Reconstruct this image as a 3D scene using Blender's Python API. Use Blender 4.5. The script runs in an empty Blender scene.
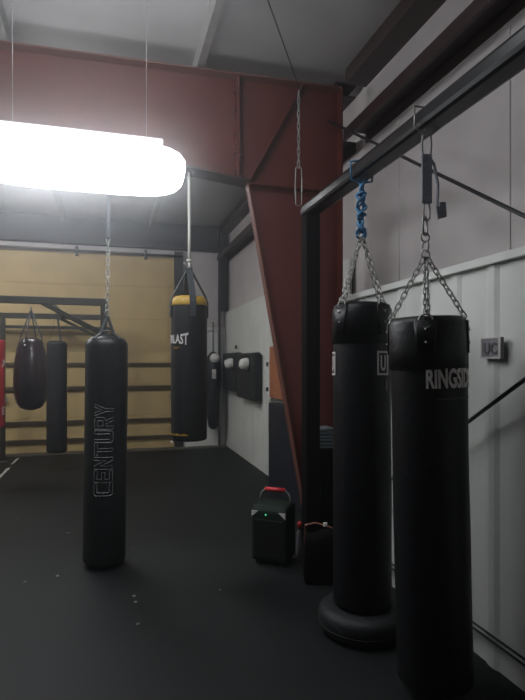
import bpy, bmesh, math, random
from mathutils import Vector, Matrix
random.seed(7)
PI = math.pi
SC = bpy.context.scene
COL = SC.collection

# ------------------------------------------------------------------ materials
def mat(name, col, rough=0.6, metal=0.0, noise=0.0, nscale=8.0, bump=0.0, bscale=60.0,
        stretch=(1, 1, 1), spec=0.5, emit=None, estr=0.0, coat=0.0, trans=0.0):
    m = bpy.data.materials.new(name); m.use_nodes = True
    nt = m.node_tree; b = nt.nodes['Principled BSDF']
    b.inputs['Base Color'].default_value = (*col, 1)
    b.inputs['Roughness'].default_value = rough
    b.inputs['Metallic'].default_value = metal
    b.inputs['Specular IOR Level'].default_value = spec
    b.inputs['Coat Weight'].default_value = coat
    b.inputs['Transmission Weight'].default_value = trans
    tc = nt.nodes.new('ShaderNodeTexCoord')
    mp = nt.nodes.new('ShaderNodeMapping'); mp.inputs['Scale'].default_value = stretch
    nt.links.new(tc.outputs['Object'], mp.inputs['Vector'])
    if noise > 0:
        n = nt.nodes.new('ShaderNodeTexNoise'); n.inputs['Scale'].default_value = nscale
        n.inputs['Detail'].default_value = 5
        nt.links.new(mp.outputs['Vector'], n.inputs['Vector'])
        r = nt.nodes.new('ShaderNodeValToRGB')
        r.color_ramp.elements[0].position = 0.3; r.color_ramp.elements[1].position = 0.7
        r.color_ramp.elements[0].color = (*[c * (1 - noise) for c in col], 1)
        r.color_ramp.elements[1].color = (*[min(1, c * (1 + noise)) for c in col], 1)
        nt.links.new(n.outputs['Fac'], r.inputs['Fac'])
        nt.links.new(r.outputs['Color'], b.inputs['Base Color'])
    if bump > 0:
        n2 = nt.nodes.new('ShaderNodeTexNoise'); n2.inputs['Scale'].default_value = bscale
        nt.links.new(mp.outputs['Vector'], n2.inputs['Vector'])
        bp = nt.nodes.new('ShaderNodeBump'); bp.inputs['Strength'].default_value = bump
        bp.inputs['Distance'].default_value = 0.01
        nt.links.new(n2.outputs['Fac'], bp.inputs['Height'])
        nt.links.new(bp.outputs['Normal'], b.inputs['Normal'])
    if emit:
        b.inputs['Emission Color'].default_value = (*emit, 1)
        b.inputs['Emission Strength'].default_value = estr
    return m

LAMP = 26.0
M = {}
M['liner'] = mat('liner_white', (0.74, 0.76, 0.73), 0.5, noise=0.06, nscale=2.5, bump=0.05, bscale=6)
M['insul'] = mat('insulation_vinyl', (0.60, 0.56, 0.56), 0.65, noise=0.07, nscale=3, bump=0.25, bscale=5)
M['ceil'] = mat('ceiling_vinyl', (0.42, 0.41, 0.41), 0.6, noise=0.08, nscale=2, bump=0.35, bscale=3)
M['red'] = mat('red_primer', (0.105, 0.021, 0.014), 0.5, noise=0.14, nscale=5, bump=0.05)
M['redl'] = mat('red_primer_lit', (0.13, 0.045, 0.034), 0.55, noise=0.1, nscale=5)  # lighter copy of the red primer, lamplight put into the colour
M['brown'] = mat('girt_primer', (0.035, 0.017, 0.015), 0.5, noise=0.2, nscale=7)
M['darksteel'] = mat('dark_steel', (0.035, 0.037, 0.042), 0.5, metal=0.3, noise=0.2)
M['galv'] = mat('galvanised', (0.33, 0.33, 0.32), 0.45, metal=0.4, noise=0.15)
M['tan'] = mat('tan_door', (0.58, 0.43, 0.20), 0.6, noise=0.08, nscale=2.5, bump=0.06, bscale=20)
M['strut'] = mat('door_strut', (0.085, 0.06, 0.035), 0.5, metal=0.3, noise=0.2)
M['bag'] = mat('black_vinyl', (0.0045, 0.005, 0.0065), 0.45, noise=0.3, nscale=9, bump=0.25, bscale=28, spec=.3)
M['bag2'] = mat('black_canvas', (0.0045, 0.0045, 0.005), 0.6, noise=0.3, nscale=9, bump=0.2, bscale=150)
M['cbag'] = mat('charcoal_vinyl', (0.006, 0.0075, 0.0075), 0.45, noise=0.2, nscale=6, bump=0.2, bscale=25)
M['plum'] = mat('dark_plum_leather', (0.020, 0.010, 0.014), 0.3, noise=0.3, nscale=6, bump=0.15, bscale=30, coat=0.3)
M['redbag'] = mat('red_vinyl', (0.42, 0.02, 0.025), 0.45, noise=0.12)
M['steel'] = mat('steel_chain', (0.32, 0.32, 0.31), 0.4, metal=0.7, noise=0.2)
M['beam'] = mat('black_gloss_beam', (0.005, 0.006, 0.008), 0.35, noise=0.2, nscale=6, spec=.3)
M['strap'] = mat('grey_webbing', (0.035, 0.040, 0.047), 0.75, noise=0.2, nscale=60)
M['blue'] = mat('blue_rope', (0.05, 0.20, 0.38), 0.7, noise=0.35, nscale=50)
M['white'] = mat('print_white', (0.66, 0.62, 0.61), 0.7)
M['grey'] = mat('print_grey', (0.30, 0.31, 0.31), 0.7)
M['rope'] = mat('white_rope', (0.62, 0.60, 0.56), 0.8, noise=0.15, nscale=90)
M['yellow'] = mat('yellow_trim', (0.45, 0.27, 0.03), 0.5, noise=0.1)
M['rack'] = mat('rack_olive', (0.022, 0.022, 0.014), 0.5, metal=0.2, noise=0.2)
M['pad'] = mat('pad_slate', (0.010, 0.014, 0.019), 0.55, noise=0.15, bump=0.1)
M['padw'] = mat('pad_white', (0.80, 0.80, 0.76), 0.5, noise=0.1, nscale=30)
M['wood'] = mat('plywood_brown', (0.36, 0.13, 0.06), 0.6, noise=0.2, nscale=6, stretch=(1, 1, 9))
M['navy'] = mat('navy_mat', (0.007, 0.010, 0.020), 0.6, noise=0.15, bump=0.1)
M['green'] = mat('speaker_green', (0.011, 0.021, 0.015), 0.7, spec=.2, noise=0.2)
M['rubber'] = mat('tyre_rubber', (0.010, 0.011, 0.013), 0.65, noise=0.3, nscale=20, bump=0.2)
M['grip'] = mat('red_grip', (0.62, 0.03, 0.04), 0.45)
M['led'] = mat('green_led', (0.1, 0.8, 0.4), 0.4, emit=(0.1, 1, 0.5), estr=2.0)
M['black'] = mat('plain_black', (0.004, 0.004, 0.0045), 0.6, noise=0.2)
M['strap2'] = mat('slate_webbing', (0.26, 0.28, 0.32), 0.8, noise=0.2, nscale=60)
M['matte'] = mat('matte_black', (0.003, 0.0028, 0.0026), 0.9, spec=.1)
M['bottle'] = mat('frosted_bottle', (0.22, 0.22, 0.24), 0.3, noise=0.1)
M['towel'] = mat('grey_towel', (0.12, 0.14, 0.16), 0.9, noise=0.15, nscale=40, bump=0.3, bscale=120)
M['leather'] = mat('brown_strap', (0.16, 0.06, 0.04), 0.6, noise=0.2)
M['housing'] = mat('lamp_housing', (0.75, 0.75, 0.75), 0.4)
M['diff'] = mat('lamp_diffuser', (0.9, 0.9, 0.9), 0.4, emit=(0.93, 0.97, 1.0), estr=LAMP * .85)
M['diffb'] = mat('bright_diffuser', (0.9, 0.9, 0.9), 0.4, emit=(0.95, 0.97, 1.0), estr=LAMP * 1.7)
M['diffc'] = mat('added_far_diffuser', (0.9, 0.9, 0.9), 0.4, emit=(0.95, 0.97, 1.0), estr=LAMP * 4.0)  # strong emission for the added far-bay lamps
M['tape'] = mat('floor_tape', (0.42, 0.42, 0.38), 0.7, noise=0.4, nscale=30)
M['scrap'] = mat('pale_scrap', (0.32, 0.30, 0.26), 0.8)
M['concrete'] = mat('concrete', (0.10, 0.085, 0.065), 0.75, noise=0.2, nscale=4, bump=0.1)
M['outer'] = mat('wall_shell', (0.42, 0.40, 0.39), 0.7, noise=0.08, nscale=2)
M['plate'] = mat('plaque_grey', (0.24, 0.23, 0.25), 0.6, noise=0.15, nscale=60)
M['plated'] = mat('plaque_dark', (0.08, 0.075, 0.085), 0.6)

def floor_mat():
    m = bpy.data.materials.new('rubber_floor'); m.use_nodes = True
    nt = m.node_tree; b = nt.nodes['Principled BSDF']
    tc = nt.nodes.new('ShaderNodeTexCoord')
    br = nt.nodes.new('ShaderNodeTexBrick')
    br.inputs['Color1'].default_value = (0.0072, 0.0092, 0.0096, 1)
    br.inputs['Color2'].default_value = (0.0058, 0.0074, 0.0078, 1)
    br.inputs['Mortar'].default_value = (0.0035, 0.0035, 0.0035, 1)
    br.inputs['Scale'].default_value = 1.0
    br.inputs['Mortar Size'].default_value = 0.006
    br.inputs['Brick Width'].default_value = 1.83
    br.inputs['Row Height'].default_value = 1.22
    nt.links.new(tc.outputs['Object'], br.inputs['Vector'])
    n = nt.nodes.new('ShaderNodeTexNoise'); n.inputs['Scale'].default_value = 1.7; n.inputs['Detail'].default_value = 6
    nt.links.new(tc.outputs['Object'], n.inputs['Vector'])
    r = nt.nodes.new('ShaderNodeMapRange'); r.inputs['To Min'].default_value = 0.7; r.inputs['To Max'].default_value = 1.35
    nt.links.new(n.outputs['Fac'], r.inputs['Value'])
    mx = nt.nodes.new('ShaderNodeVectorMath'); mx.operation = 'SCALE'
    nt.links.new(br.outputs['Color'], mx.inputs[0]); nt.links.new(r.outputs['Result'], mx.inputs['Scale'])
    v = nt.nodes.new('ShaderNodeTexVoronoi'); v.inputs['Scale'].default_value = 5.0
    nt.links.new(tc.outputs['Object'], v.inputs['Vector'])
    lt = nt.nodes.new('ShaderNodeMath'); lt.operation = 'LESS_THAN'; lt.inputs[1].default_value = 0.018
    nt.links.new(v.outputs['Distance'], lt.inputs[0])
    mm = nt.nodes.new('ShaderNodeMix'); mm.data_type = 'RGBA'
    mm.inputs['B'].default_value = (0.09, 0.085, 0.07, 1)
    nt.links.new(lt.outputs[0], mm.inputs['Factor']); nt.links.new(mx.outputs[0], mm.inputs['A'])
    nt.links.new(mm.outputs['Result'], b.inputs['Base Color'])
    b.inputs['Roughness'].default_value = 0.62
    b.inputs['Specular IOR Level'].default_value = 0.28
    n3 = nt.nodes.new('ShaderNodeTexNoise'); n3.inputs['Scale'].default_value = 120
    nt.links.new(tc.outputs['Object'], n3.inputs['Vector'])
    bp = nt.nodes.new('ShaderNodeBump'); bp.inputs['Strength'].default_value = 0.3; bp.inputs['Distance'].default_value = 0.004
    nt.links.new(n3.outputs['Fac'], bp.inputs['Height']); nt.links.new(bp.outputs['Normal'], b.inputs['Normal'])
    return m
M['floor'] = floor_mat()

# ------------------------------------------------------------------ helpers
def B(): return bmesh.new()

def build(name, bm, m, parent=None, smooth=False, bevel=0.0):
    bmesh.ops.recalc_face_normals(bm, faces=bm.faces)
    me = bpy.data.meshes.new(name); bm.to_mesh(me); bm.free()
    if smooth:
        for p in me.polygons: p.use_smooth = True
    me.materials.append(M[m])
    o = bpy.data.objects.new(name, me); COL.objects.link(o)
    if parent: o.parent = parent
    if bevel > 0:
        md = o.modifiers.new('bevel', 'BEVEL'); md.width = bevel; md.segments = 2; md.limit_method = 'ANGLE'
        md.angle_limit = math.radians(50)
    return o

def build_each(name, bm, m, parent=None, smooth=False):
    """every separate piece becomes an object of its own"""
    seen = set(); bm.verts.ensure_lookup_table(); out = []
    for v0 in list(bm.verts):
        if v0 in seen: continue
        isl = []; st = [v0]; seen.add(v0)
        while st:
            v = st.pop(); isl.append(v)
            for e in v.link_edges:
                q = e.other_vert(v)
                if q not in seen: seen.add(q); st.append(q)
        nb = bmesh.new(); mp = {v: nb.verts.new(v.co) for v in isl}; fs = set(f for v in isl for f in v.link_faces)
        for f in fs: nb.faces.new([mp[v] for v in f.verts])
        out.append(build(name, nb, m, parent, smooth))
    bm.free(); return out

def box(bm, x0, x1, y0, y1, z0, z1, mtx=None):
    vs = [bm.verts.new((x, y, z)) for x in (x0, x1) for y in (y0, y1) for z in (z0, z1)]
    for f in ((0, 1, 3, 2), (4, 6, 7, 5), (0, 4, 5, 1), (2, 3, 7, 6), (0, 2, 6, 4), (1, 5, 7, 3)):
        bm.faces.new([vs[i] for i in f])
    if mtx: bmesh.ops.transform(bm, matrix=mtx, verts=vs)
    return vs

def tube(bm, pts, r, seg=8, cap=True, closed=False):
    pts = [Vector(p) for p in pts]; rings = []; n = len(pts)
    up = None
    for i, p in enumerate(pts):
        if closed: t = pts[(i + 1) % n] - pts[i - 1]
        else: t = pts[min(i + 1, n - 1)] - pts[max(i - 1, 0)]
        t.normalize()
        if up is None: up = t.orthogonal().normalized()
        up = (up - t * up.dot(t)).normalized(); s = t.cross(up)
        rr = r[i] if isinstance(r, (list, tuple)) else r
        rings.append([bm.verts.new(p + (up * math.cos(a) + s * math.sin(a)) * rr)
                      for a in (2 * PI * k / seg for k in range(seg))])
    for i in range(n if closed else n - 1):
        a, b = rings[i], rings[(i + 1) % n]
        off = 0
        if closed and i == n - 1:
            off = min(range(seg), key=lambda k: (b[k].co - a[0].co).length)
        for k in range(seg):
            bm.faces.new((a[k], a[(k + 1) % seg], b[(k + 1 + off) % seg], b[(k + off) % seg]))
    if cap and not closed:
        bm.faces.new(rings[0][::-1]); bm.faces.new(rings[-1])

def lathe(bm, prof, seg=48, cx=0, cy=0, wob=None):
    rings = []
    for (r, z) in prof:
        if r < 1e-5: rings.append([bm.verts.new((cx, cy, z))]); continue
        ring = []
        for k in range(seg):
            a = 2 * PI * k / seg; rr = r * (1 + (wob(a, z) if wob else 0))
            ring.append(bm.verts.new((cx + rr * math.cos(a), cy + rr * math.sin(a), z)))
        rings.append(ring)
    for a, b in zip(rings, rings[1:]):
        if len(a) == 1 and len(b) == 1: continue
        for k in range(seg):
            k2 = (k + 1) % seg
            if len(a) == 1: bm.faces.new((a[0], b[k2], b[k]))
            elif len(b) == 1: bm.faces.new((a[k], a[k2], b[0]))
            else: bm.faces.new((a[k], a[k2], b[k2], b[k]))

def torus(bm, c, R, r, axis='Z', seg=24, sub=8, sx=1.0):
    pts = []
    for k in range(seg):
        a = 2 * PI * k / seg; u, v = R * math.cos(a), R * math.sin(a) * sx
        p = {'Z': (u, v, 0), 'X': (0, u, v), 'Y': (u, 0, v)}[axis]
        pts.append(Vector(c) + Vector(p))
    tube(bm, pts, r, sub, closed=True)

def link(bm, c, t, side, L, W, r):
    """one oval chain link, long axis t, flat in the t/side plane"""
    pts = []
    h = (L - W) / 2
    for k in range(12):
        a = 2 * PI * k / 12
        u = math.cos(a) * W / 2; v = math.sin(a) * W / 2
        v += h if v > 1e-6 else (-h if v < -1e-6 else 0)
        pts.append(c + t * v + side * u)
    tube(bm, pts, r, 6, closed=True)

def chain(bm, a, b, pitch=0.032, L=0.044, W=0.024, r=0.0034):
    a, b = Vector(a), Vector(b); d = b - a; n = max(2, round(d.length / pitch)); t = d.normalized()
    s1 = t.orthogonal().normalized(); s2 = t.cross(s1)
    p = d.length / n
    for i in range(n):
        s = (s1 + s2).normalized() if i % 2 else (s1 - s2).normalized()
        link(bm, a + t * (p * (i + 0.5)), t, s, p * 1.35, W, r)

def ribbon(bm, pts, w, th, side):
    """flat strap along pts, width along side"""
    pts = [Vector(p) for p in pts]; side = Vector(side).normalized(); rings = []
    for i, p in enumerate(pts):
        t = (pts[min(i + 1, len(pts) - 1)] - pts[max(i - 1, 0)]).normalized()
        n = t.cross(side).normalized()
        rings.append([bm.verts.new(p + side * (w / 2) * a + n * (th / 2) * b) for a, b in ((-1, -1), (1, -1), (1, 1), (-1, 1))])
    for a, b in zip(rings, rings[1:]):
        for k in range(4): bm.faces.new((a[k], a[(k + 1) % 4], b[(k + 1) % 4], b[k]))
    bm.faces.new(rings[0][::-1]); bm.faces.new(rings[-1])

def prism(bm, poly, y0, y1):
    """polygon in XZ extruded along Y"""
    a = [bm.verts.new((x, y0, z)) for x, z in poly]; b = [bm.verts.new((x, y1, z)) for x, z in poly]
    n = len(poly)
    bm.faces.new(a[::-1]); bm.faces.new(b)
    for i in range(n): bm.faces.new((a[i], a[(i + 1) % n], b[(i + 1) % n], b[i]))

def thing(name, label, cat, loc=(0, 0, 0), rz=0, group=None):
    o = bpy.data.objects.new(name, None); COL.objects.link(o); o.empty_display_size = 0.1
    o.location = loc; o.rotation_euler = (0, 0, rz); o['label'] = label; o['category'] = cat
    if group: o['group'] = group
    return o

def tag(o, label, cat, group=None):
    o['label'] = label; o['category'] = cat
    if group: o['group'] = group
    return o

def struct(o): o['kind'] = 'structure'; return o

def text_bm(body, size, depth=0.001, outline=0.0, bold=0.0, spacing=1.0):
    cu = bpy.data.curves.new('lettering_curve', 'FONT'); cu.body = body; cu.size = size; cu.space_character = spacing
    cu.resolution_u = 3; cu.offset = bold
    if outline > 0: cu.fill_mode = 'NONE'; cu.bevel_depth = outline; cu.bevel_resolution = 1
    else: cu.extrude = depth
    o = bpy.data.objects.new('lettering_source', cu); COL.objects.link(o)
    dg = bpy.context.evaluated_depsgraph_get(); dg.update()
    me = bpy.data.meshes.new_from_object(o.evaluated_get(dg))
    bm = bmesh.new(); bm.from_mesh(me)
    bpy.data.objects.remove(o); bpy.data.curves.remove(cu); bpy.data.meshes.remove(me)
    return bm

def bounds(bm):
    xs = [v.co.x for v in bm.verts]; ys = [v.co.y for v in bm.verts]
    return min(xs), max(xs), min(ys), max(ys)

def slice_axis(bm, axis, step=0.012):
    x0, x1, y0, y1 = bounds(bm); lo, hi = (x0, x1) if axis == 0 else (y0, y1)
    no = (1, 0, 0) if axis == 0 else (0, 1, 0); c = lo + step
    while c < hi:
        co = (c, 0, 0) if axis == 0 else (0, c, 0)
        bmesh.ops.bisect_plane(bm, geom=bm.verts[:] + bm.edges[:] + bm.faces[:], plane_co=co, plane_no=no)
        c += step

def wrap(bm, r, phi0, z0, rotated=False):
    """lay flat lettering round a cylinder; phi measured from -Y towards +X"""
    for v in bm.verts:
        u, w, h = v.co.x, v.co.y, v.co.z
        if rotated: phi = phi0 - w / r; z = z0 + u
        else: phi = phi0 + u / r; z = z0 + w
        v.co = Vector(((r + h) * math.sin(phi), -(r + h) * math.cos(phi), z))

def centre(bm, cx=True, cy=True):
    x0, x1, y0, y1 = bounds(bm)
    for v in bm.verts:
        if cx: v.co.x -= (x0 + x1) / 2
        if cy: v.co.y -= (y0 + y1) / 2

def fit(bm, w, h):
    x0, x1, y0, y1 = bounds(bm)
    for v in bm.verts:
        v.co.x = (v.co.x - x0) / (x1 - x0) * w; v.co.y = (v.co.y - y0) / (y1 - y0) * h

# ------------------------------------------------------------------ the shell
XW, YB, ZC = 2.18, 10.05, 4.17
XL, YF = -5.2, -3.2
bm = B(); box(bm, XL - .1, XW + .1, YF - .1, YB + .1, -0.12, 0.0); struct(build('floor', bm, 'floor'))
bm = B(); box(bm, -3.3, XW, 9.75, YB, 0.0, 0.006)
struct(build('trim_1', bm, 'concrete'))
bm = B(); box(bm, XL - .1, XW + .1, YF - .1, YB + .1, ZC, ZC + .1); struct(build('ceiling', bm, 'ceil'))
bm = B(); box(bm, XW, XW + .1, YF, YB, 0, ZC); wr = struct(build('wall_right', bm, 'insul'))
bm = B(); box(bm, XL - .1, XL, YF, YB, 0, ZC); struct(build('wall_left', bm, 'outer'))
bm = B(); box(bm, XL, XW, YF - .1, YF, 0, ZC); struct(build('wall_front', bm, 'outer'))
bm = B(); box(bm, 1.16, XW, YB, YB + .1, 0, ZC); box(bm, XL, 1.16, YB, YB + .1, 3.56, ZC)
box(bm, XL, -3.25, YB, YB + .1, 0, 3.56)
wb = struct(build('wall_back', bm, 'insul'))

def liner(name, x, y0, y1, z1, step=0.305, parent=None, dep=.012):
    """ribbed wall sheeting, ribs standing towards the room"""
    bm = B(); prof = []; y = y0
    while y < y1 - 0.02:
        for dy, dx in ((0, 0), (0.03, -dep), (0.07, -dep), (0.11, 0)):
            if y + dy < y1: prof.append((x + dx, y + dy))
        y += step
    prof.append((x, y1))
    lo = [bm.verts.new((px, py, 0)) for px, py in prof]; hi = [bm.verts.new((px, py, z1)) for px, py in prof]
    lo += [bm.verts.new((x + .02, y1, 0)), bm.verts.new((x + .02, y0, 0))]
    hi += [bm.verts.new((x + .02, y1, z1)), bm.verts.new((x + .02, y0, z1))]
    n = len(lo)
    for i in range(n): bm.faces.new((lo[i], lo[(i + 1) % n], hi[(i + 1) % n], hi[i]))
    bm.faces.new(hi); bm.faces.new(lo[::-1])
    return build(name, bm, 'liner', parent)
liner('liner_panel', 1.93, YF, 4.22, 2.11, parent=wr)
liner('liner_panel', 2.13, 4.5, YB, 2.56, parent=wr, dep=.004)
bm = B(); box(bm, 1.895, XW, YF, 4.22, 2.11, 2.155); build('ledge_trim', bm, 'liner', wr, bevel=.004)
# back-wall liner and its ledge
bm = B(); box(bm, 1.32, XW - .06, YB - .05, YB, 0, 2.2); build('liner_panel', bm, 'liner', wb)
bm = B(); box(bm, 1.32, XW - .06, YB - .09, YB, 2.2, 2.26); build('ledge_trim', bm, 'liner', wb)
# insulation seams on the upper wall
for ys in (-1.1, 0.1, 1.3, 2.5, 3.7, 5.6, 7.4):
    bm = B(); box(bm, XW - .006, XW, ys, ys + .03, 2.2, 3.5); build('insulation_seam', bm, 'insul', wr)

def channel(bm, x0, x1, z0, z1, y0, y1, t=.006, lip=.03):
    """Z / C girt: web is the long way"""
    if (x1 - x0) > (z1 - z0):
        zc = (z0 + z1) / 2
        box(bm, x0, x1, y0, y1, z1 - t, z1); box(bm, x0, x0 + t, y0, y1, z0, z1 - t); box(bm, x1 - t, x1, y0, y1, z0, z1 - t)
        box(bm, x0 + t, x0 + lip, y0, y1, z0, z0 + t)
    else:
        box(bm, x0, x0 + t, y0, y1, z0, z1); box(bm, x0 + t, x1, y0, y1, z1 - t, z1); box(bm, x0 + t, x1, y0, y1, z0, z0 + t)
def girt(label, y0, y1, x0=1.96, z0=3.54, z1=3.63):
    bm = B(); channel(bm, x0, XW, z0, z1, y0, y1)
    tag(build('wall_girt', bm, 'brown'), label, 'girt', 'steel girts and purlins')
girt('long reddish-brown wall girt above the black beam, nearest bay', YF, 4.27)
girt('dark wall girt high in the far right corner bay, beyond the red column', 4.47, YB - .05)
def eave(label, y0, y1):
    bm = B(); box(bm, 1.98, 2.0, y0, y1, 4.04, 4.165); box(bm, 2.0, XW, y0, y1, 4.04, 4.05); box(bm, 2.0, XW, y0, y1, 4.14, 4.165)
    tag(build('eave_strut', bm, 'brown'), label, 'eave strut')
eave('deep dark brown eave beam where near ceiling meets right wall', YF, 4.27)
eave('dark eave beam along the ceiling edge in the far bay', 4.47, YB - .21)
for i, x in enumerate((0.71, -0.77, -2.25, -3.73)):
    bm = B(); channel(bm, x - .03, x + .03, 4.02, 4.17, YF, YB - .15, .006)
    lab = ['galvanised roof purlin crossing above the hanging white rope',
           'galvanised roof purlin at the top left corner of the photo',
           'galvanised roof purlin just left of the picture edge',
           'galvanised roof purlin far left of the hall'][i]
    tag(build('roof_purlin', bm, 'galv'), lab, 'purlin', 'steel girts and purlins')

# end-wall girder and corner post
bm = B(); box(bm, XL, 1.95, YB - .14, YB - .125, 3.72, 4.16); box(bm, XL, 1.95, YB - .14, YB, 3.70, 3.72)
tag(build('end_wall_girder', bm, 'darksteel'), 'dark steel girder over the tan overhead door', 'girder')
bm = B(); box(bm, 1.98, 2.12, YB - .2, YB - .06, 2.57, 4.16); box(bm, 1.98, 2.0, YB - .2, YB - .06, 0, 2.57)
tag(build('corner_post', bm, 'darksteel'), 'dark steel post in the far right corner', 'post')

# ------------------------------------------------------------------ overhead door
dr = bpy.data.objects.new('door_1', None); COL.objects.link(dr); struct(dr)
dr.location = (0, 0, 0)
zs = [0, 0.60, 1.19, 1.79, 2.39, 2.99, 3.56]
for a, b in zip(zs, zs[1:]):
    bm = B(); box(bm, -3.25, 1.15, YB + .0, YB + .05, a + .002, b - .002)
    for ys in range(8):
        x = -3.2 + ys * .6
        box(bm, x, x + .05, YB - .01, YB + .0, a + .02, b - .02)
    build('door_panel', bm, 'tan', dr)
for z, h in ((1.56, .055), (1.13, .07), (.53, .06), (.21, .06)):
    bm = B(); box(bm, -3.2, 1.13, YB - .05, YB - .012, z - h / 2, z + h / 2); build('door_strut', bm, 'strut', dr)
bm = B(); box(bm, 1.15, 1.31, YB - .09, YB, 0, 3.66); build('door_track', bm, 'darksteel', dr)
bm = B(); box(bm, -3.31, -3.25, YB - .09, YB, 0, 3.62); build('door_track', bm, 'darksteel', dr)
bm = B(); tube(bm, [(-3.2, YB - .12, 3.58), (1.3, YB - .09, 3.58)], .022, 10); build('torsion_tube', bm, 'strut', dr, True)
for x in (-2.4, -.6, .6):
    bm = B(); box(bm, x, x + .05, YB - .12, YB, 3.5, 3.66); build('tube_bracket', bm, 'darksteel', dr)
for x in (-1.78, 1.06):
    bm = B(); box(bm, x, x + .07, YB - .07, YB - .051, .9, 1.0); build('door_hinge', bm, 'galv', dr)

# ------------------------------------------------------------------ red rigid frame
YR = 4.37
fr = thing('rigid_frame', 'red-painted tapered steel column and roof rafter of the building', 'steel frame', (1.8, YR, 0))
def fb(name, bm, m, **k):
    for v in bm.verts: v.co -= Vector((1.8, YR, 0))
    return build(name, bm, m, fr, **k)
bm = B(); prism(bm, [(1.69, 0.01), (1.94, 0.01), (1.94, 4.0), (1.60, 4.0), (1.118, 3.12)], YR - .006, YR + .006); fb('column_web', bm, 'red')
bm = B(); prism(bm, [(1.118, 3.12), (1.60, 4.0), (-0.8, 3.95), (-5.15, 3.9), (-5.15, 3.45), (-2.8, 3.46), (-.8, 3.34), (.643, 3.174)], YR - .005, YR + .005)
fb('rafter_web', bm, 'red')
def flange(pts, w, t, name, m):
    bm = B(); ribbon(bm, [(x, YR, z) for x, z in pts], w, t, (0, 1, 0)); return fb(name, bm, m)
flange([(1.69, 0.0), (1.118, 3.12)], .09, .014, 'inner_flange', 'redl')
flange([(1.95, 0.0), (1.95, 4.0)], .2, .014, 'outer_flange', 'red')
flange([(1.118, 3.12), (.643, 3.174), (-.8, 3.34), (-2.8, 3.46), (-5.15, 3.45)], .2, .014, 'rafter_bottom_flange', 'brown')
flange([(1.95, 4.005), (-.8, 3.957), (-5.15, 3.907)], .2, .012, 'rafter_top_flange', 'redl')
flange([(1.118, 3.12), (1.60, 4.0)], .15, .012, 'knee_stiffener', 'red')
flange([(1.118, 3.10), (1.94, 3.10)], .15, .012, 'knee_stiffener', 'red')
flange([(1.02, 3.14), (1.02, 3.98)], .17, .022, 'splice_plate', 'red')
bm = B(); box(bm, 1.64, 2.0, YR - .14, YR + .14, 0, .018); fb('base_plate', bm, 'brown')
for z in (3.2, 3.35, 3.5, 3.7, 3.85):
    for s in (-.05, .05):
        bm = B(); tube(bm, [(.99, YR + s, z), (1.05, YR + s, z)], .011, 6); fb('bolt', bm, 'brown')

# ------------------------------------------------------------------ brace rods on the right wall
bm = B(); tube(bm, [(1.86, 4.365, 3.744), (1.86, -1.58, 0)], .011, 8)
tag(build('brace_rod', bm, 'darksteel', None, True), 'thin dark brace rod running down right from the column top across the upper wall', 'brace rod')
bm = B(); tube(bm, [(1.825, 4.365, .12), (1.825, -1.0, 3.30)], .011, 8)
tag(build('brace_rod', bm, 'darksteel', None, True), 'dark brace rod rising from behind the lettered bag across the white liner', 'brace rod')
for z, lab in ((.192, 'upper of the two thin dark cables low along the white liner wall'), (.163, 'lower of the two thin dark cables low along the white liner wall')):
    bm = B(); tube(bm, [(1.885, -3.0, z), (1.885, 4.1, z)], .006, 8)
    tag(build('wall_cable', bm, 'darksteel', None, True), lab, 'cable', 'cables low on the liner wall')

# ------------------------------------------------------------------ plaque
bm = B(); box(bm, 1.896, 1.914, -.075, .075, -.055, .055)
pq = build('wall_plaque', bm, 'plate'); pq.location = (-.006, 2.31, 1.672)
tag(pq, 'small grey square plaque with pale border on the white wall', 'plaque')
bm = B()
box(bm, 1.892, 1.896, -.075, -.062, -.055, .055); box(bm, 1.892, 1.896, .066, .075, -.055, .055)
box(bm, 1.892, 1.896, -.062, .066, -.055, -.046); box(bm, 1.892, 1.896, -.062, .066, .049, .055)
build('plaque_border', bm, 'white', pq)
bm = text_bm('UC', .08, .001, bold=.002); fit(bm, .10, .062)
for v in bm.verts: v.co = Vector((1.894 - v.co.z, .05 - v.co.x, -.033 + v.co.y))
build('lettering', bm, 'plated', pq)

# ------------------------------------------------------------------ black bag beam
XBM = 1.4925
bf = thing('bag_beam', 'long black square steel beam on a post carrying the two near bags', 'beam', (XBM, 3.85, 0))
def bb(name, bm, m, **k):
    for v in bm.verts: v.co -= Vector((XBM, 3.85, 0))
    return build(name, bm, m, bf, **k)
bm = B(); box(bm, 1.43, 1.557, -1.6, 3.93, 2.733, 2.825)
bb('beam_tube', bm, 'beam', bevel=.025)
bm = B(); box(bm, 1.435, 1.55, 3.79, 3.905, .012, 2.733); bb('post', bm, 'matte', bevel=.008)
bm = B(); box(bm, 1.435, 1.55, -1.55, -1.43, .012, 2.733); bb('post', bm, 'matte', bevel=.008)
for y in (3.85, -1.49):
    bm = B(); box(bm, 1.39, 1.6, y - .1, y + .1, 0, .012); bb('base_plate', bm, 'black')

# cable from the roof and chain that steady the beam end
bm = B(); tube(bm, [(.96, 3.40, 4.15), (1.43, 3.92, 3.74)], .006, 6)
tag(build('steel_cable', bm, 'darksteel', None, True), 'thin dark cable slanting down from ceiling to the beam-end chain', 'cable')
t = thing('support_chain', 'rusty thin chain with long snap hook above the post top', 'chain', (1.43, 3.95, 2.84))
bm = B(); chain(bm, (0, 0, .30), (0, 0, .90), .05, W=.02, r=.0035); build('chain_links', bm, 'galv', t, True)
bm = B(); link(bm, Vector((0, 0, .15)), Vector((0, 0, 1)), Vector((1, 0, 0)), .31, .055, .005); build('snap_hook', bm, 'steel', t, True)

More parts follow.
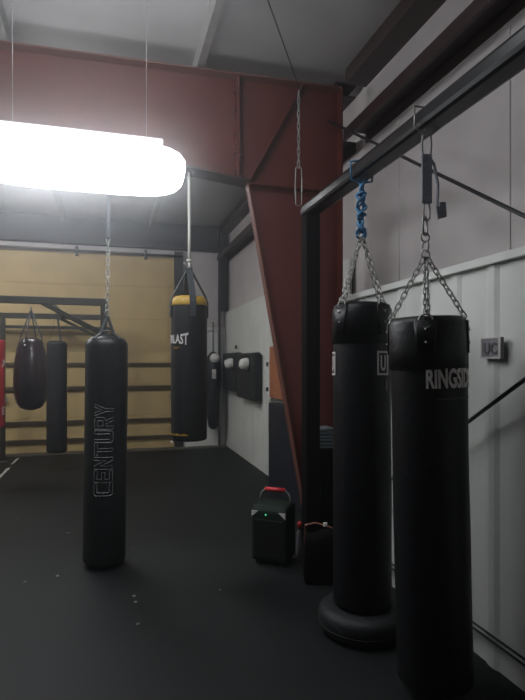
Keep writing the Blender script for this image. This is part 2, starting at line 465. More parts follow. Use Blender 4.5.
# ------------------------------------------------------------------ punching bags
def bag_profile(R, z0, z1, rb=.05, rt=.03, dome=.0):
    p = [(0, z0)]
    for k in range(6):
        a = PI / 2 * k / 5; p.append((R - rb + rb * math.sin(a), z0 + rb - rb * math.cos(a)))
    n = 28
    for k in range(1, n): p.append((R, z0 + rb + (z1 - z0 - rb - rt) * k / n))
    for k in range(6):
        a = PI / 2 * k / 5; p.append((R - rt + rt * math.cos(a), z1 - rt + rt * math.sin(a)))
    p.append((R * .5, z1 + dome * .75)); p.append((0, z1 + dome))
    return p
def wobf(seed, amp=.012):
    r = random.Random(seed); ks = [(r.randint(2, 5), r.uniform(2, 9), r.uniform(0, 6)) for _ in range(5)]
    return lambda a, z: amp * sum(math.sin(k * a + w * z + p) for k, w, p in ks) / 2.5

def dirv(phi): return Vector((math.sin(phi), -math.cos(phi), 0))

def curved_patch(bm, R, phi, w, z0, z1, th=.006, taper=1.0):
    """strap patch lying on the drum side"""
    n = 8; rows = [z0, (z0 + z1) / 2, z1]; inner, outer = [], []
    for j, z in enumerate(rows):
        f = taper + (1 - taper) * j / 2
        i_, o_ = [], []
        for k in range(n + 1):
            p = phi + (k / n - .5) * w * f / R; d = dirv(p)
            v0 = d * (R - .004); v1 = d * (R + th)
            i_.append(bm.verts.new((v0.x, v0.y, z))); o_.append(bm.verts.new((v1.x, v1.y, z)))
        inner.append(i_); outer.append(o_)
    for j in range(2):
        for k in range(n):
            bm.faces.new((outer[j][k], outer[j][k + 1], outer[j + 1][k + 1], outer[j + 1][k]))
            bm.faces.new((inner[j][k + 1], inner[j][k], inner[j + 1][k], inner[j + 1][k + 1]))
        bm.faces.new((inner[j][0], outer[j][0], outer[j + 1][0], inner[j + 1][0]))
        bm.faces.new((outer[j][n], inner[j][n], inner[j + 1][n], outer[j + 1][n]))
    for k in range(n):
        bm.faces.new((inner[0][k], inner[0][k + 1], outer[0][k + 1], outer[0][k]))
        bm.faces.new((inner[2][k + 1], inner[2][k], outer[2][k], outer[2][k + 1]))

def chain_set(t, R, ztop, apex, phi0, m='steel', n=4, patch=.15, pw=.10, r=.0036, pm='bag'):
    for k in range(n):
        phi = phi0 + k * 2 * PI / n; d = dirv(phi)
        bm = B(); curved_patch(bm, R, phi, pw, ztop - patch, ztop - .012, taper=.72); sp = build('strap_patch', bm, pm, t, True)
        bm = B()
        for zz in (.055, .115):
            c = d * (R + .006); tube(bm, [(c.x * .99, c.y * .99, ztop - zz), (c.x * 1.025, c.y * 1.025, ztop - zz)], .006, 8)
        build_each('rivet', bm, 'steel', sp, True)
        ring = d * (R + .004); s = Vector((math.cos(phi), math.sin(phi), 0))
        bm = B()
        pts = [Vector((ring.x, ring.y, ztop - .015)) + s * (.031 * math.cos(a)) + Vector((0, 0, .032 * math.sin(a))) - d * (.012 * (1 + math.sin(a)))
               for a in (2 * PI * q / 16 for q in range(16))]
        tube(bm, pts, .0042, 6, closed=True); build('d_ring', bm, 'steel', t, True)
        bm = B(); chain(bm, (ring.x * .92, ring.y * .92, ztop + .005), (d.x * .008, d.y * .008, apex), r=r)
        build('chain_leg', bm, m, t, True)

# --- bag with RINGSIDE lettering, nearest
R1 = .178; bx, by = 1.495, 2.252; pc = -math.atan2(bx, by)
t = thing('heavy_bag', 'tall black heavy bag with white block lettering below its collar, nearest camera', 'punching bag', (bx + .02, by - .006, .06))
zt = 1.745
bm = B(); lathe(bm, bag_profile(R1, 0, zt, .03, .02, .012), 56, wob=wobf(3, .010)); body = build('bag_body', bm, 'bag', t, True)
bm = B(); prof = [(R1 * .985, zt - .24), (R1 + .007, zt - .238), (R1 + .006, zt - .15), (R1 + .005, zt - .02), (R1 - .012, zt + .008), (R1 - .03, zt + .01)]
lathe(bm, prof, 56, wob=wobf(5, .008)); build('collar', bm, 'bag', t, True)
chain_set(t, R1 + .006, zt + .0, 2.105 - .06, pc - .03, patch=.165, pw=.105)
bm = B()
for z, RR in ((2.06, .022), (2.10, .026), (2.145, .022)):
    torus(bm, (0, 0, z), RR, .0042, 'Y' if z != 2.10 else 'X', 20, 6)
link(bm, Vector((0, 0, 2.2)), Vector((0, 0, 1)), Vector((.9, .4, 0)).normalized(), .09, .035, .005)
build_each('swivel_ring', bm, 'steel', t, True)
bm = text_bm('RINGSIDE', .1, .0012, bold=.0035); fit(bm, .270, .092); slice_axis(bm, 0); wrap(bm, R1 + .006, pc - .05, 1.42)
build('lettering', bm, 'white', t)
bm = B(); box(bm, .02, .25, 0, .006, 0, .001); slice_axis(bm, 0); wrap(bm, R1 + .004, pc + .10, 1.37); build('underline', bm, 'plated', t)
t.rotation_euler = (-.004, -.022, 0)

# webbing sling over the beam
t = thing('webbing_strap', 'grey webbing strap with dangling tail and hook under black beam', 'strap', (bx - .018, by + .004, 2.30))
sv = Vector((.9613, -.2756, 0)); fvn = Vector((-.2756, -.9613, 0))
bm = B(); box(bm, -.025, .025, -.008, .008, .07, .31)
bmesh.ops.rotate(bm, verts=bm.verts, matrix=Matrix.Rotation(-.28, 3, 'Z')); build('webbing', bm, 'strap2', t, bevel=.004)
bm = B()
pts = [sv * x + Vector((0, 0, z)) for x, z in ((.01, .30), (.035, .26), (.055, .16), (.05, .05), (.058, -.005), (.07, .0), (.065, .07))]
ribbon(bm, pts, .024, .006, fvn); ribbon(bm, [p + sv * .004 + fvn * .02 for p in pts[3:]], .03, .012, sv); build('strap_tail', bm, 'strap2', t)
bm = B(); link(bm, Vector((0, 0, .355)), Vector((0, 0, 1)), sv, .11, .045, .005)
link(bm, Vector((0, 0, .03)), Vector((0, 0, 1)), sv, .085, .03, .0045); build_each('snap_link', bm, 'steel', t, True)
bm = B()
pts = []
for xx, zz in ((-.068, -.005), (-.068, .10), (-.066, .535), (.068, .535), (.068, .44), (.02, .40), (0, .425), (-.02, .40), (-.068, .44)):
    if (xx, zz) in ((-.068, -.005), (-.068, .10)): continue
    pts.append(Vector((xx, 0, zz)))
tube(bm, pts, .005, 6, closed=True); build('beam_hook', bm, 'steel', t, True)

# --- second near bag with square logo
R2 = .174; bx, by = 1.485, 2.965; pc = -math.atan2(bx, by)
t = thing('heavy_bag', 'tall black heavy bag with square white logo, blue rope above, standing on tyre', 'punching bag', (bx - .032, by - .07, .162))
zt = 1.785
bm = B(); lathe(bm, bag_profile(R2, 0, zt, .02, .03, .02), 56, wob=wobf(11, .010)); build('bag_body', bm, 'bag', t, True)
bm = B(); lathe(bm, [(R2 * .985, zt - .24), (R2 + .006, zt - .238), (R2 + .006, zt - .03), (R2 - .015, zt + .002), (R2 - .035, zt + .006)], 56, wob=wobf(12, .008)); build('collar', bm, 'bag', t, True)
chain_set(t, R2 + .006, zt, 2.36 - .155, pc - .78, patch=.19, pw=.11)
def logo(phi, z, R):
    bm = B(); w, h, s = .088, .14, .011
    for (a, b, c, d) in ((0, w, 0, s), (0, w, h - s, h), (0, s, s, h - s), (w - s, w, s, h - s)): box(bm, a, b, c, d, 0, .0012)
    tb = text_bm('U', .1, .0012, bold=.002); fit(tb, w - 4.4 * s, h - 4.4 * s)
    me = bpy.data.meshes.new('tmp'); 
    for v in tb.verts: v.co.x += 2.2 * s; v.co.y += 2.2 * s
    tb.to_mesh(me); tb.free(); bm.from_mesh(me); bpy.data.meshes.remove(me)
    for v in bm.verts: v.co.x -= w / 2; v.co.y -= h / 2
    slice_axis(bm, 0); wrap(bm, R + .004, phi, z); return bm
build('square_logo', logo(pc + .76, 1.428, R2), 'white', t)
build('square_logo', logo(pc - 1.32, 1.428, R2), 'white', t)
bm = B(); box(bm, -.006, .006, -.035, .035, 0, .001); wrap(bm, R2 + .003, pc + .92, 1.30); build('small_mark', bm, 'grey', t)
bm = B()
torus(bm, (0, 0, 2.215), .022, .004, 'Y', 18, 6); build('swivel', bm, 'steel', t, True)
t.rotation_euler = (-.032, .0145, 0)

# blue rope
bm = B()
for s in range(4):
    r_ = random.Random(s + 40); pts = []
    for k in range(34):
        f = k / 33; a = 2 * PI * (2.2 * f + s / 4) * (1 if s % 2 else -1)
        rad = .018 + .014 * math.sin(f * 11 + s)
        pts.append((math.cos(a) * rad, math.sin(a) * rad, .0 + .36 * f))
    tube(bm, pts, .0085, 8)
for z in (.05, .14, .27):
    torus(bm, (0, 0, z), .022, .009, 'Z', 16, 8)
pts = [(.02, 0, .34), (-.07, 0, .35), (-.076, 0, .46), (0, 0, .476), (.076, 0, .46), (.07, 0, .35)]
tube(bm, pts, .007, 8, closed=True)
o = build('blue_rope', bm, 'blue', None, True); o.location = (1.485, by, 2.365)
tag(o, 'knotted blue rope tied round the black beam', 'rope')

# tyre under it
t = thing('small_tyre', 'small black tyre lying flat on floor under the square-logo heavy bag', 'tyre', (bx - .035, by - .075, 0))
bm = B(); seg = 48; prof = []
for k in range(20):
    a = 2 * PI * k / 20; cr, cz = math.cos(a), math.sin(a)
    prof.append((.175 + .088 * math.copysign(abs(cr) ** .7, cr), .0765 + .0765 * math.copysign(abs(cz) ** .7, cz)))
rings = [[bm.verts.new((r * math.cos(2 * PI * k / seg), r * math.sin(2 * PI * k / seg), z)) for k in range(seg)] for r, z in prof]
for i in range(20):
    a, b = rings[i], rings[(i + 1) % 20]
    for k in range(seg): bm.faces.new((a[k], a[(k + 1) % seg], b[(k + 1) % seg], b[k]))
build('tyre_carcass', bm, 'rubber', t, True)
bm = B()
torus(bm, (0, 0, .06), .260, .004, 'Z', 48, 6)
build('tread_rib', bm, 'rubber', t, True)

# --- CENTURY bag
R3 = .163; bx, by = -.048, YR; pc = -math.atan2(bx, by)
t = thing('heavy_bag', 'tall charcoal heavy bag with outlined letters running up its front', 'punching bag', (bx, by, .02))
zt = 1.78
bm = B(); lathe(bm, bag_profile(R3, 0, zt, .045, .075, .02), 56, wob=wobf(21, .010)); build('bag_body', bm, 'cbag', t, True)
S_, H_ = .26, 1.5
LET = {
 'C': [[(.15, 0), (1, 0), (1, S_), (.3, S_), (S_, .34), (S_, H_ - .34), (.3, H_ - S_), (1, H_ - S_), (1, H_), (.15, H_), (0, H_ - .15), (0, .15)]],
 'E': [[(0, 0), (1, 0), (1, S_), (S_, S_), (S_, .62), (.85, .62), (.85, .88), (S_, .88), (S_, H_ - S_), (1, H_ - S_), (1, H_), (0, H_)]],
 'N': [[(0, 0), (S_, 0), (S_, .95), (1 - S_, 0), (1, 0), (1, H_), (1 - S_, H_), (1 - S_, .55), (S_, H_), (0, H_)]],
 'T': [[(.37, 0), (.63, 0), (.63, H_ - S_), (1, H_ - S_), (1, H_), (0, H_), (0, H_ - S_), (.37, H_ - S_)]],
 'U': [[(.15, 0), (.85, 0), (1, .15), (1, H_), (1 - S_, H_), (1 - S_, S_), (S_, S_), (S_, H_), (0, H_), (0, .15)]],
 'R': [[(0, 0), (S_, 0), (S_, .55), (.45, .55), (.72, 0), (1, 0), (.74, .58), (1, .75), (1, H_ - .15), (.85, H_), (0, H_)],
       [(S_, .8), (.72, .8), (.74, .9), (.74, H_ - .32), (.7, H_ - S_), (S_, H_ - S_)]],
 'Y': [[(.37, 0), (.63, 0), (.63, .6), (1, H_), (.74, H_), (.5, .9), (.26, H_), (0, H_), (.37, .6)]]}
bm = B()
for i, ch in enumerate('CENTURY'):
    for loop in LET[ch]:
        tube(bm, [(i * 1.13 + x * .99, y, 0) for x, y in loop], .022, 4, closed=True)
fit(bm, .70, .145); centre(bm, False, True)
for v in bm.verts: v.co.z *= .1
slice_axis(bm, 1, .015); wrap(bm, R3 + .003, pc - .10, .56, True); build('lettering', bm, 'grey', t)
for k in range(4):
    phi = pc + PI / 4 + k * PI / 2; d = dirv(phi)
    bm = B(); ribbon(bm, [(d.x * (R3 - .02), d.y * (R3 - .02), zt - .02), (d.x * .07, d.y * .07, zt + .025), (d.x * .006, d.y * .006, zt + .16)], .03, .004, (math.cos(phi), math.sin(phi), 0))
    build('hanging_strap', bm, 'strap', t)
bm = B(); torus(bm, (0, 0, zt + .045), .028, .005, 'Z', 20, 6); torus(bm, (0, 0, zt + .19), .02, .004, 'Y', 18, 6); build_each('ring', bm, 'steel', t, True)
bm = B(); chain(bm, (0, 0, zt + .2), (0, 0, 2.57), .045, W=.028, r=.004); build('chain_leg', bm, 'galv', t, True)
t.rotation_euler = (0, .012, 0)
bm = B(); ribbon(bm, [(0, 0, 2.585), (0, 0, 3.235)], .03, .006, (1, 0, 0)); box(bm, -.02, .02, -.02, .02, 2.58, 2.60); 
for v in bm.verts: v.co += Vector((.01, 0, 0)) * (0)
o = build('hanging_strap', bm, 'strap'); o.location = (bx + .03, by, 0)
tag(o, 'grey strap dropping from the rafter to the white chain above the outlined-letter bag', 'strap')

# --- EVERLAST bag
R4 = .148; bx, by = .623, YR; pc = -math.atan2(bx, by)
t = thing('heavy_bag', 'black heavy bag with yellow top band and white lettering on white rope', 'punching bag', (bx, by, .96))
zt = 1.175
bm = B(); lathe(bm, bag_profile(R4, 0, zt - .055, .02, .004), 48, wob=wobf(31, .006)); build('bag_body', bm, 'bag2', t, True)
bm = B(); lathe(bm, [(R4 + .002, zt - .075), (R4 + .004, zt - .07), (R4 - .002, zt - .03), (R4 - .022, zt), (R4 - .04, zt + .003), (0, zt + .003)], 48); build('top_band', bm, 'yellow', t, True)
for k in range(4):
    phi = pc + .2 + k * PI / 2; d = dirv(phi); s = (math.cos(phi), math.sin(phi), 0)
    bm = B(); ribbon(bm, [(d.x * (R4 + .006), d.y * (R4 + .006), zt - .17), (d.x * (R4 + .007), d.y * (R4 + .007), zt - .05), (d.x * (R4 - .012), d.y * (R4 - .012), zt + .01), (d.x * .008, d.y * .008, zt + .24)], .052, .005, s)
    build('hanging_strap', bm, 'strap', t)
bm = B(); torus(bm, (0, 0, zt + .255), .022, .005, 'Y', 18, 6); torus(bm, (-.03, -.01, zt + .27), .014, .005, 'Y', 14, 6); build('ring', bm, 'steel', t, True)
bm = text_bm('EVERLAST', .08, .001, bold=.0022); fit(bm, .285, .068)
for v in bm.verts:
    f = (v.co.x - .1375) / .1375; v.co.y = (v.co.y - .034) * (1 + .45 * f * f) + .034
slice_axis(bm, 0); wrap(bm, R4 + .003, pc - 1.93, .79); build('lettering', bm, 'white', t)
bm = B(); v = [bm.verts.new(p) for p in ((-.055, .012, .001), (0, -.012, .001), (.055, .012, .001), (0, 0.002, .001))]; bm.faces.new(v)
bmesh.ops.solidify(bm, geom=bm.faces[:], thickness=.001); slice_axis(bm, 0, .008); wrap(bm, R4 + .003, pc - .75, .755); build('chevron', bm, 'yellow', t)
bm = B()
for k in range(9): box(bm, k * .022, k * .022 + .018, .0, .010 + .008 * (k % 3 == 1), 0, .001)
slice_axis(bm, 0); wrap(bm, R4 + .003, pc - 1.35, .05); build('script_trim', bm, 'yellow', t)
bm = B(); box(bm, -.03, .03, -.015, .0, 0, .002); wrap(bm, R4 + .003, pc - 1.2, -.0); build('care_tag', bm, 'white', t)
bm = B(); tube(bm, [(0, 0, 0), (.002, 0, .3), (-.001, 0, .62), (0, 0, .76)], .012, 8)
torus(bm, (0, 0, -.012), .02, .009, 'X', 14, 8); torus(bm, (0, 0, .03), .016, .009, 'Z', 14, 8)
o = build('white_rope', bm, 'rope', None, True); o.location = (bx, by, 2.405)
tag(o, 'straight white rope from the rafter down to yellow-banded bag', 'rope')

# ------------------------------------------------------------------ rack and its bags
YK = 7.14; ZK = 2.37
t = thing('bag_rack', 'dark olive steel rack with horizontal rails in front of tan door', 'rack', (-.02, YK, 0))
def rk(name, bm):
    for v in bm.verts: v.co -= Vector((-.02, YK, 0))
    return build(name, bm, 'rack', t, bevel=.005)
for y in (YK, 9.6):
    bm = B(); box(bm, -2.6, -.03, y - .035, y + .035, ZK - .045, ZK + .045); rk('rail', bm)
for x in (-2.6, -.79, -.10):
    bm = B(); box(bm, x, x + .06, YK + .035, 9.565, ZK - .03, ZK + .03); rk('cross_rail', bm)
for x, y in ((-2.57, YK), (-.09, YK), (-1.71, 9.6), (-.09, 9.6)):
    bm = B(); box(bm, x - .035, x + .035, y - .035, y + .035, 0, ZK - .04); rk('upright', bm)
bm = B(); tube(bm, [(-.82, YK, ZK - .03), (-.03, YK, 1.93)], .042, 4); rk('brace', bm)
bm = B(); tube(bm, [(-.82, 9.6, ZK - .03), (-.03, 9.6, 1.93)], .035, 4); rk('brace', bm)
bm = B(); box(bm, -2.6, .02, 9.57, 9.63, 2.16, 2.21); rk('rail', bm)

def hanger(t, R, z1, ztop, phi0=.6, n=3, m='strap'):
    for k in range(n):
        phi = phi0 + k * 2 * PI / n; d = dirv(phi)
        bm = B(); ribbon(bm, [(d.x * R, d.y * R, z1 - .06), (d.x * R * .85, d.y * R * .85, z1 + .02), (d.x * .01, d.y * .01, ztop)], .03, .004, (math.cos(phi), math.sin(phi), 0)); build('hanging_strap', bm, m, t)
    bm = B(); torus(bm, (0, 0, ztop + .015), .02, .005, 'Y', 16, 6); build('ring', bm, 'steel', t, True)
# teardrop
t = thing('teardrop_bag', 'glossy dark plum teardrop-shaped bag hanging from the front rack rail', 'punching bag', (-.952, YK, 1.0))
prof = [(0, 0), (.06, .005), (.11, .025), (.15, .07), (.178, .14), (.196, .25), (.20, .36), (.196, .48), (.183, .62), (.163, .75), (.14, .84), (.115, .885), (.07, .905), (0, .91)]
bm = B(); lathe(bm, prof, 40); bd = build('bag_body', bm, 'plum', t, True)
md = bd.modifiers.new('sub', 'SUBSURF'); md.levels = md.render_levels = 1
bm = B()
for k in range(8):
    phi = k * PI / 4 + .1; d = dirv(phi); tube(bm, [(d.x * (r + .001), d.y * (r + .001), z) for r, z in prof[2:-2]], .0035, 5)
build('seam_piping', bm, 'black', t, True)
for k in range(4):
    phi = -.3 + k * PI / 2; d = dirv(phi)
    bm = B(); tube(bm, [(d.x * .13, d.y * .13, .82), (d.x * .135, d.y * .135, .90), (d.x * .006, d.y * .006, 1.24)], .009, 6); build('hanging_strap', bm, 'strap', t, True)
bm = B(); torus(bm, (0, 0, 1.26), .03, .006, 'X', 16, 6); build('ring', bm, 'steel', t, True)
bm = B()
for k in range(4):
    d = dirv(-.3 + k * PI / 2) * .158
    tube(bm, [(d.x, d.y, .80), (d.x * 1.06, d.y * 1.06, .80)], .012, 8)
build_each('rivet', bm, 'steel', t, True)
# long black
t = thing('heavy_bag', 'slim plain black heavy bag hanging between the teardrop bag and outlined-letter bag', 'punching bag', (-.76, 8.33, .275))
bm = B(); lathe(bm, bag_profile(.142, 0, 1.63, .03, .05, .01), 40, wob=wobf(61, .01)); build('bag_body', bm, 'bag2', t, True)
hanger(t, .12, 1.62, 2.03)
# red
t = thing('heavy_bag', 'bright red heavy bag with white marks at the left picture edge', 'punching bag', (-1.43, YK, .80))
bm = B(); lathe(bm, bag_profile(.178, 0, 1.07, .02, .03, .01), 48); build('bag_body', bm, 'redbag', t, True)
hanger(t, .15, 1.06, 1.50, m='black')
pcr = -math.atan2(-1.43, YK)
for z, s in ((.74, 'X'), (.16, 'E')):
    bm = text_bm(s, .13, .001, bold=.002); slice_axis(bm, 0); wrap(bm, .181, pcr + .9, z); build('lettering', bm, 'white', t)

# ------------------------------------------------------------------ wall pads in the far corner
def wall_pad(y0, y1, z0, z1, ky, kz, label):
    t = thing('wall_pad', label, 'striking pad', (2.108, (y0 + y1) / 2, z0), 0, 'striking pads on the far right wall')
    w = y1 - y0
    bm = B(); box(bm, -.12, 0, -w / 2, w / 2, 0, z1 - z0); build('pad_body', bm, 'pad', t, bevel=.03)
    bm = B(); lathe(bm, [(.088, 0), (.092, .05), (.085, .09), (.065, .125), (.035, .143), (0, .148)], 28)
    bmesh.ops.rotate(bm, verts=bm.verts, matrix=Matrix.Rotation(-PI / 2, 3, 'Y'))
    for v in bm.verts: v.co += Vector((-.12, ky - (y0 + y1) / 2, kz - z0))
    build('target_knob', bm, 'padw', t, True)
    bm = B(); torus(bm, (-.125, ky - (y0 + y1) / 2, kz - z0), .095, .012, 'X', 24, 8); build('knob_ring', bm, 'black', t, True)
wall_pad(7.40, 8.50, 1.03, 1.74, 7.69, 1.57, 'dark wall pad with white round knob, nearest and largest of the wall pads')
wall_pad(8.55, 9.60, 1.10, 1.76, 8.74, 1.57, 'dark wall pad with white round knob, deeper into the corner')
t = thing('striking_dummy', 'black padded striking target with pale patch hanging in the far corner', 'striking dummy', (1.83, 9.70, .35))
bm = B(); lathe(bm, [(0, 0), (.05, .01), (.09, .06), (.12, .3), (.14, .65), (.155, .95), (.15, 1.2), (.11, 1.36), (.05, 1.43), (0, 1.44)], 28, wob=wobf(77, .03)); build('torso_pad', bm, 'pad', t, True)
bm = B(); lathe(bm, [(.09, 0), (.09, .03), (.07, .06), (0, .075)], 24)
bmesh.ops.rotate(bm, verts=bm.verts, matrix=Matrix.Rotation(PI / 2, 3, 'X'))
for v in bm.verts: v.co += Vector((-.0, -.145, 1.32))
build('target_knob', bm, 'padw', t, True)
bm = B(); box(bm, -.05, .03, -.16, -.135, .94, 1.12); build('pale_patch', bm, 'white', t, bevel=.01)
bm = B(); chain(bm, (.115, -.08, .0), (.13, -.08, .9), .06, W=.035, r=.006); build('chain_leg', bm, 'steel', t, True)
bm = B(); tube(bm, [(0, 0, 1.42), (0, 0, 1.78), (.04, .22, 2.0), (.04, .29, 2.0)], .012, 8); build('wall_bracket', bm, 'darksteel', t, True)
bm = B(); lathe(bm, [(0, 0), (.035, 0), (.035, .02), (0, .025)], 20)
bmesh.ops.rotate(bm, verts=bm.verts, matrix=Matrix.Rotation(-PI / 2, 3, 'Y'))
o = build('wall_hook', bm, 'darksteel'); o.location = (2.108, 9.0, 1.86); tag(o, 'small dark round hook on the wall above the pads', 'hook')

# ------------------------------------------------------------------ plywood board, mat, beside the column
bm = B(); box(bm, 2.04, 2.107, 4.7, 6.78, 1.13, 1.80); o = build('wooden_board', bm, 'wood', bevel=.004)
tag(o, 'orange-brown wooden board fixed to wall behind the red column', 'board')
t = thing('bolted_cleat', 'pale upright strip with dark bolts beside the wooden board', 'cleat', (2.06, 6.92, 1.10))
bm = B(); box(bm, 0, .045, -.12, .12, 0, .72); build('strip', bm, 'liner', t)
bm = B()
for z in (.13, .47): tube(bm, [(-.02, 0, z), (.002, 0, z)], .03, 10)
build_each('bolt', bm, 'black', t, True)
t = thing('folded_mat', 'dark navy folded gym mat standing against wall behind column', 'gym mat', (2.00, 5.75, 0))
for k in range(3):
    bm = B(); box(bm, -.05 + k * .05, -.05 + k * .05 + .047, -.78, .78, 0, 1.08); build('mat_panel', bm, 'navy', t, bevel=.015)

# ------------------------------------------------------------------ portable speaker
t = thing('portable_speaker', 'dark green boxy portable speaker with raised red-gripped handle by column foot', 'speaker', (1.265, 4.08, 0), math.radians(-38))
bm = B()
w, d, h = .145, .125, .40
prism(bm, [(-d, .03), (d, .03), (d, .465), (-d + .05, .465), (-d, .43)], -w, w)
bmesh.ops.rotate(bm, verts=bm.verts, matrix=Matrix.Rotation(PI / 2, 3, 'Z'))
build('cabinet', bm, 'green', t, bevel=.02)
bm = B(); box(bm, -.12, .12, -d - .006, -d + .004, .06, .36); build('grille', bm, 'black', t, bevel=.004)
for s in (-1, 1):
    bm = B(); v = [bm.verts.new(p) for p in ((s * .142, -.128, .425), (s * .085, -.128, .425), (s * .142, -.128, .375), (s * .142, -.118, .425), (s * .085, -.118, .425), (s * .142, -.118, .375))]
    for f in ((0, 1, 2), (5, 4, 3), (0, 3, 4, 1), (1, 4, 5, 2), (2, 5, 3, 0)): bm.faces.new([v[i] for i in f])
    build('corner_light', bm, 'white', t)
    for yy in (-.09, .09):
        bm = B(); tube(bm, [(s * .1, yy, 0), (s * .1, yy, .032)], .02, 10); build('foot', bm, 'rubber', t)
bm = B(); tube(bm, [(-.02, -.133, .40), (-.02, -.122, .40)], .006, 8); build('indicator_light', bm, 'led', t)
bm = B(); tube(bm, [(-.13, .03, .45), (-.13, .03, .50), (-.115, .03, .54), (-.08, .03, .565), (.08, .03, .565), (.115, .03, .54), (.13, .03, .50), (.13, .03, .45)], .007, 8)
hd = build('handle', bm, 'galv', t, True)
bm = B(); tube(bm, [(-.085, .03, .565), (.085, .03, .565)], .018, 10); build('grip', bm, 'grip', hd, True)

# bottle, gear bag, cabinet, towels
t = thing('water_bottle', 'pale grey bottle with red cap standing between speaker and post', 'bottle', (1.515, 4.14, 0))
bm = B(); lathe(bm, [(0, 0), (.032, 0), (.036, .01), (.036, .10), (.030, .12), (.035, .14), (.034, .18), (.018, .215), (.018, .235), (0, .235)], 24); build('bottle_body', bm, 'bottle', t, True)
bm = B(); lathe(bm, [(.0, .222), (.026, .222), (.028, .26), (.018, .275), (0, .275)], 20); build('cap', bm, 'grip', t, True)
t = thing('gear_bag', 'black gear bag with brown carry strap and white tag at post foot', 'bag', (1.48, 3.63, 0), -.28)
bm = B(); box(bm, -.12, .12, -.10, .10, 0, .34)
bmesh.ops.subdivide_edges(bm, edges=bm.edges[:], cuts=4, use_grid_fill=True)
for v in bm.verts:
    f = v.co.z / .34; k = 1 + .12 * math.sin(f * PI) - .12 * f
    v.co.x *= k; v.co.y *= k; v.co.z += .02 * math.sin(v.co.x * 30) * f
build('bag_body', bm, 'matte', t, True, bevel=.02)
bm = B(); ribbon(bm, [(-.118, -.06, .30), (-.115, -.06, .42), (-.04, -.06, .435), (.04, -.06, .415), (.112, -.06, .385), (.118, -.06, .30)], .022, .005, (0, 1, .2)); build('carry_strap', bm, 'leather', t)
bm = B(); box(bm, .015, .045, -.09, -.075, .415, .445); build('tag', bm, 'padw', t, bevel=.006)
t = thing('low_cabinet', 'low black cabinet in shadow behind the post, towels on top', 'cabinet', (1.72, 4.09, 0))
bm = B(); box(bm, -.15, .09, -.13, .13, 0, .90); build('cabinet_body', bm, 'matte', t, bevel=.006)
bm = B(); box(bm, -.14, .08, -.142, -.131, .04, .86); dd = build('door', bm, 'matte', t, bevel=.003)
bm = B(); tube(bm, [(-.11, -.155, .5), (-.11, -.155, .6)], .005, 6); box(bm, -.114, -.106, -.155, -.142, .5, .506); box(bm, -.114, -.106, -.155, -.142, .594, .6); build('handle', bm, 'darksteel', dd)
tl = ['folded grey-blue towel, topmost and palest of the stack on black cabinet',
      'folded grey towel in the middle of the stack on black cabinet',
      'folded grey towel at the bottom of the stack on black cabinet']
for k in range(3):
    z = .9 + .056 * k; bm = B()
    path = [(-.07, z + .012), (.055, z + .012), (.068, z + .02), (.068, z + .034), (.055, z + .042), (-.07, z + .042)]
    for a, b in ((0, .022), (.026, .05)): box(bm, -.08, .07, -.1, .1, z + a, z + b)
    box(bm, .062, .075, -.1, .1, z, z + .05)
    o = build('folded_towel', bm, 'towel', bevel=.008); o.location = (1.69, 4.07, 0)
    tag(o, tl[2 - k], 'towel', 'towels on the black cabinet')

# ------------------------------------------------------------------ floor tape and scraps
for y0, y1, lab in ((7.5, 8.75, 'nearer white tape strip running away on floor at the left picture edge'), (9.05, 9.6, 'farther white tape strip on floor below the teardrop bag')):
    bm = B(); box(bm, -1.50, -1.46, y0, y1, 0, .003)
    tag(build('floor_tape', bm, 'tape'), lab, 'tape')
bm = B(); box(bm, -2.6, -1.6, 9.3, 9.33, 0, .003)
tag(build('floor_tape', bm, 'tape'), 'thin white tape line lying crosswise on floor at the left picture edge', 'tape')
sp = [(133, 549), (68, 533), (220, 590), (136, 602), (25, 582), (134, 596), (58, 576), (18, 519), (138, 624)]
for i, (px, py) in enumerate(sp):
    dd = 530 * 1.6 / (py - 362); r = (px - 262.5) / 530 * dd
    bm = B(); a = random.uniform(0, 3); s = random.uniform(.009, .017)
    v = [bm.verts.new((math.cos(a + q) * s * random.uniform(.5, 1.6), math.sin(a + q) * s * random.uniform(.4, 1), 0)) for q in (0, 1.2, 2.5, 3.6, 5)]
    f = bm.faces.new(v); e = bmesh.ops.extrude_face_region(bm, geom=[f])
    for q in e['geom']:
        if isinstance(q, bmesh.types.BMVert): q.co.z += .004
    o = build('paper_scrap', bm, 'scrap'); o.location = (r * .9613 + dd * .2756, -r * .2756 + dd * .9613, 0)
    tag(o, 'tiny pale scrap of lint lying on the black rubber floor', 'scrap', 'lint scraps on the floor')

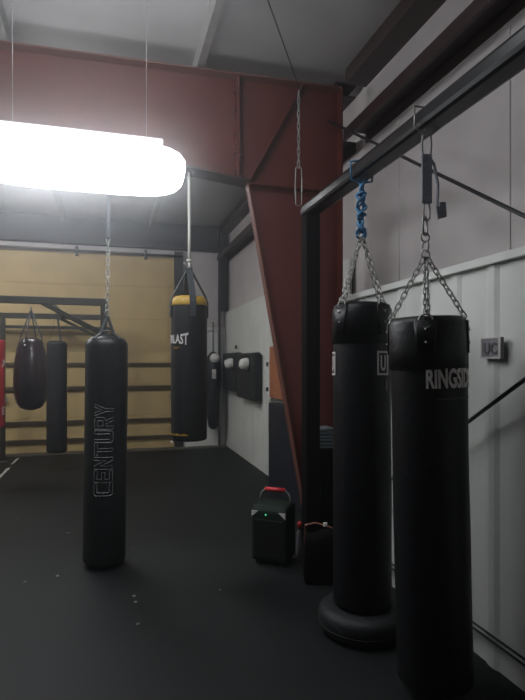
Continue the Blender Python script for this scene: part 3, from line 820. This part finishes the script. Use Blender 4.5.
# ------------------------------------------------------------------ lamps
def lamp(label, loc, L=1.34, W=.62, dm='diff'):
    t = thing('ceiling_light', label, 'light', loc, 0, 'hanging fluorescent lights')
    bm = B(); box(bm, -L / 2 + .16, L / 2 - .16, -W / 2 + .09, W / 2 - .09, .135, .165); build('housing', bm, 'housing', t, bevel=.01)
    bm = B(); N = 24; rings = []
    for q in range(1, 16):          # rounded bowl, full ends; size and shape take in the lens glare
        u = -1 + 2 * q / 16; x = L / 2 * math.copysign(abs(math.sin(u * PI / 2)), u); k = (1 - abs(2 * x / L) ** 5) ** .28
        rings.append([bm.verts.new((x, (W / 2) * k * math.copysign(abs(math.cos(a)) ** .75, math.cos(a)),
                                    .03 + .125 * k * math.copysign(abs(math.sin(a)) ** .8, math.sin(a)))) for a in (2 * PI * m_ / N for m_ in range(N))])
    for a, b in zip(rings, rings[1:]):
        for m_ in range(N): bm.faces.new((a[m_], a[(m_ + 1) % N], b[(m_ + 1) % N], b[m_]))
    bm.faces.new(rings[0][::-1]); bm.faces.new(rings[-1])
    build('diffuser', bm, dm, t, True)
    for x in (-L / 2 + .25, L / 2 - .25):
        bm = B(); tube(bm, [(x, 0, .165), (x, 0, ZC - loc[2])], .002, 6); build('hanging_wire', bm, 'galv', t, True)
    return t
lamp('large glaring white ceiling light left of the white rope', (-.18, 3.62, 2.845), 1.32, .66)
lamp('white hanging light above the picture top, nearer the camera', (-.15, 2.6, 3.90), 1.34, .4, 'diffb')
lamp('added white light under the far bay ceiling, hidden behind the nearer glaring light', (-.75, 6.6, 3.86), 1.2, .4, 'diffc')  # added out of sight to brighten the door and far wall
lamp('added white light under the far bay ceiling, unseen left of the picture edge', (-3.1, 7.3, 3.86), 1.3, .5, 'diffc')  # second added lamp, outside the view, also lifts the tan door

# ------------------------------------------------------------------ world, camera
w = bpy.data.worlds.new('night'); SC.world = w; w.use_nodes = True
w.node_tree.nodes['Background'].inputs['Color'].default_value = (0.5, 0.55, 0.6, 1)
w.node_tree.nodes['Background'].inputs['Strength'].default_value = 0.0
vs = w.node_tree.nodes.new('ShaderNodeVolumeScatter'); vs.inputs['Density'].default_value = 0.042  # thin room haze added to stand in for lens glow round the lamps
vs.inputs['Anisotropy'].default_value = 0.93; vs.inputs['Color'].default_value = (.93, .95, 1, 1)
w.node_tree.links.new(vs.outputs[0], w.node_tree.nodes['World Output'].inputs['Volume'])
cam = bpy.data.cameras.new('camera'); co = bpy.data.objects.new('camera', cam); COL.objects.link(co)
cam.sensor_fit = 'VERTICAL'; cam.sensor_height = 24; cam.lens = 24 * 530 / 700; cam.shift_y = 12 / 700
co.location = (0, 0, 1.6); co.rotation_euler = (PI / 2, 0, -math.radians(16))
SC.camera = co
SC.view_settings.view_transform = 'Standard'; SC.view_settings.look = 'None'
SC.view_settings.gamma = 1; SC.view_settings.use_curve_mapping = False
SC.view_settings.exposure = -1.35
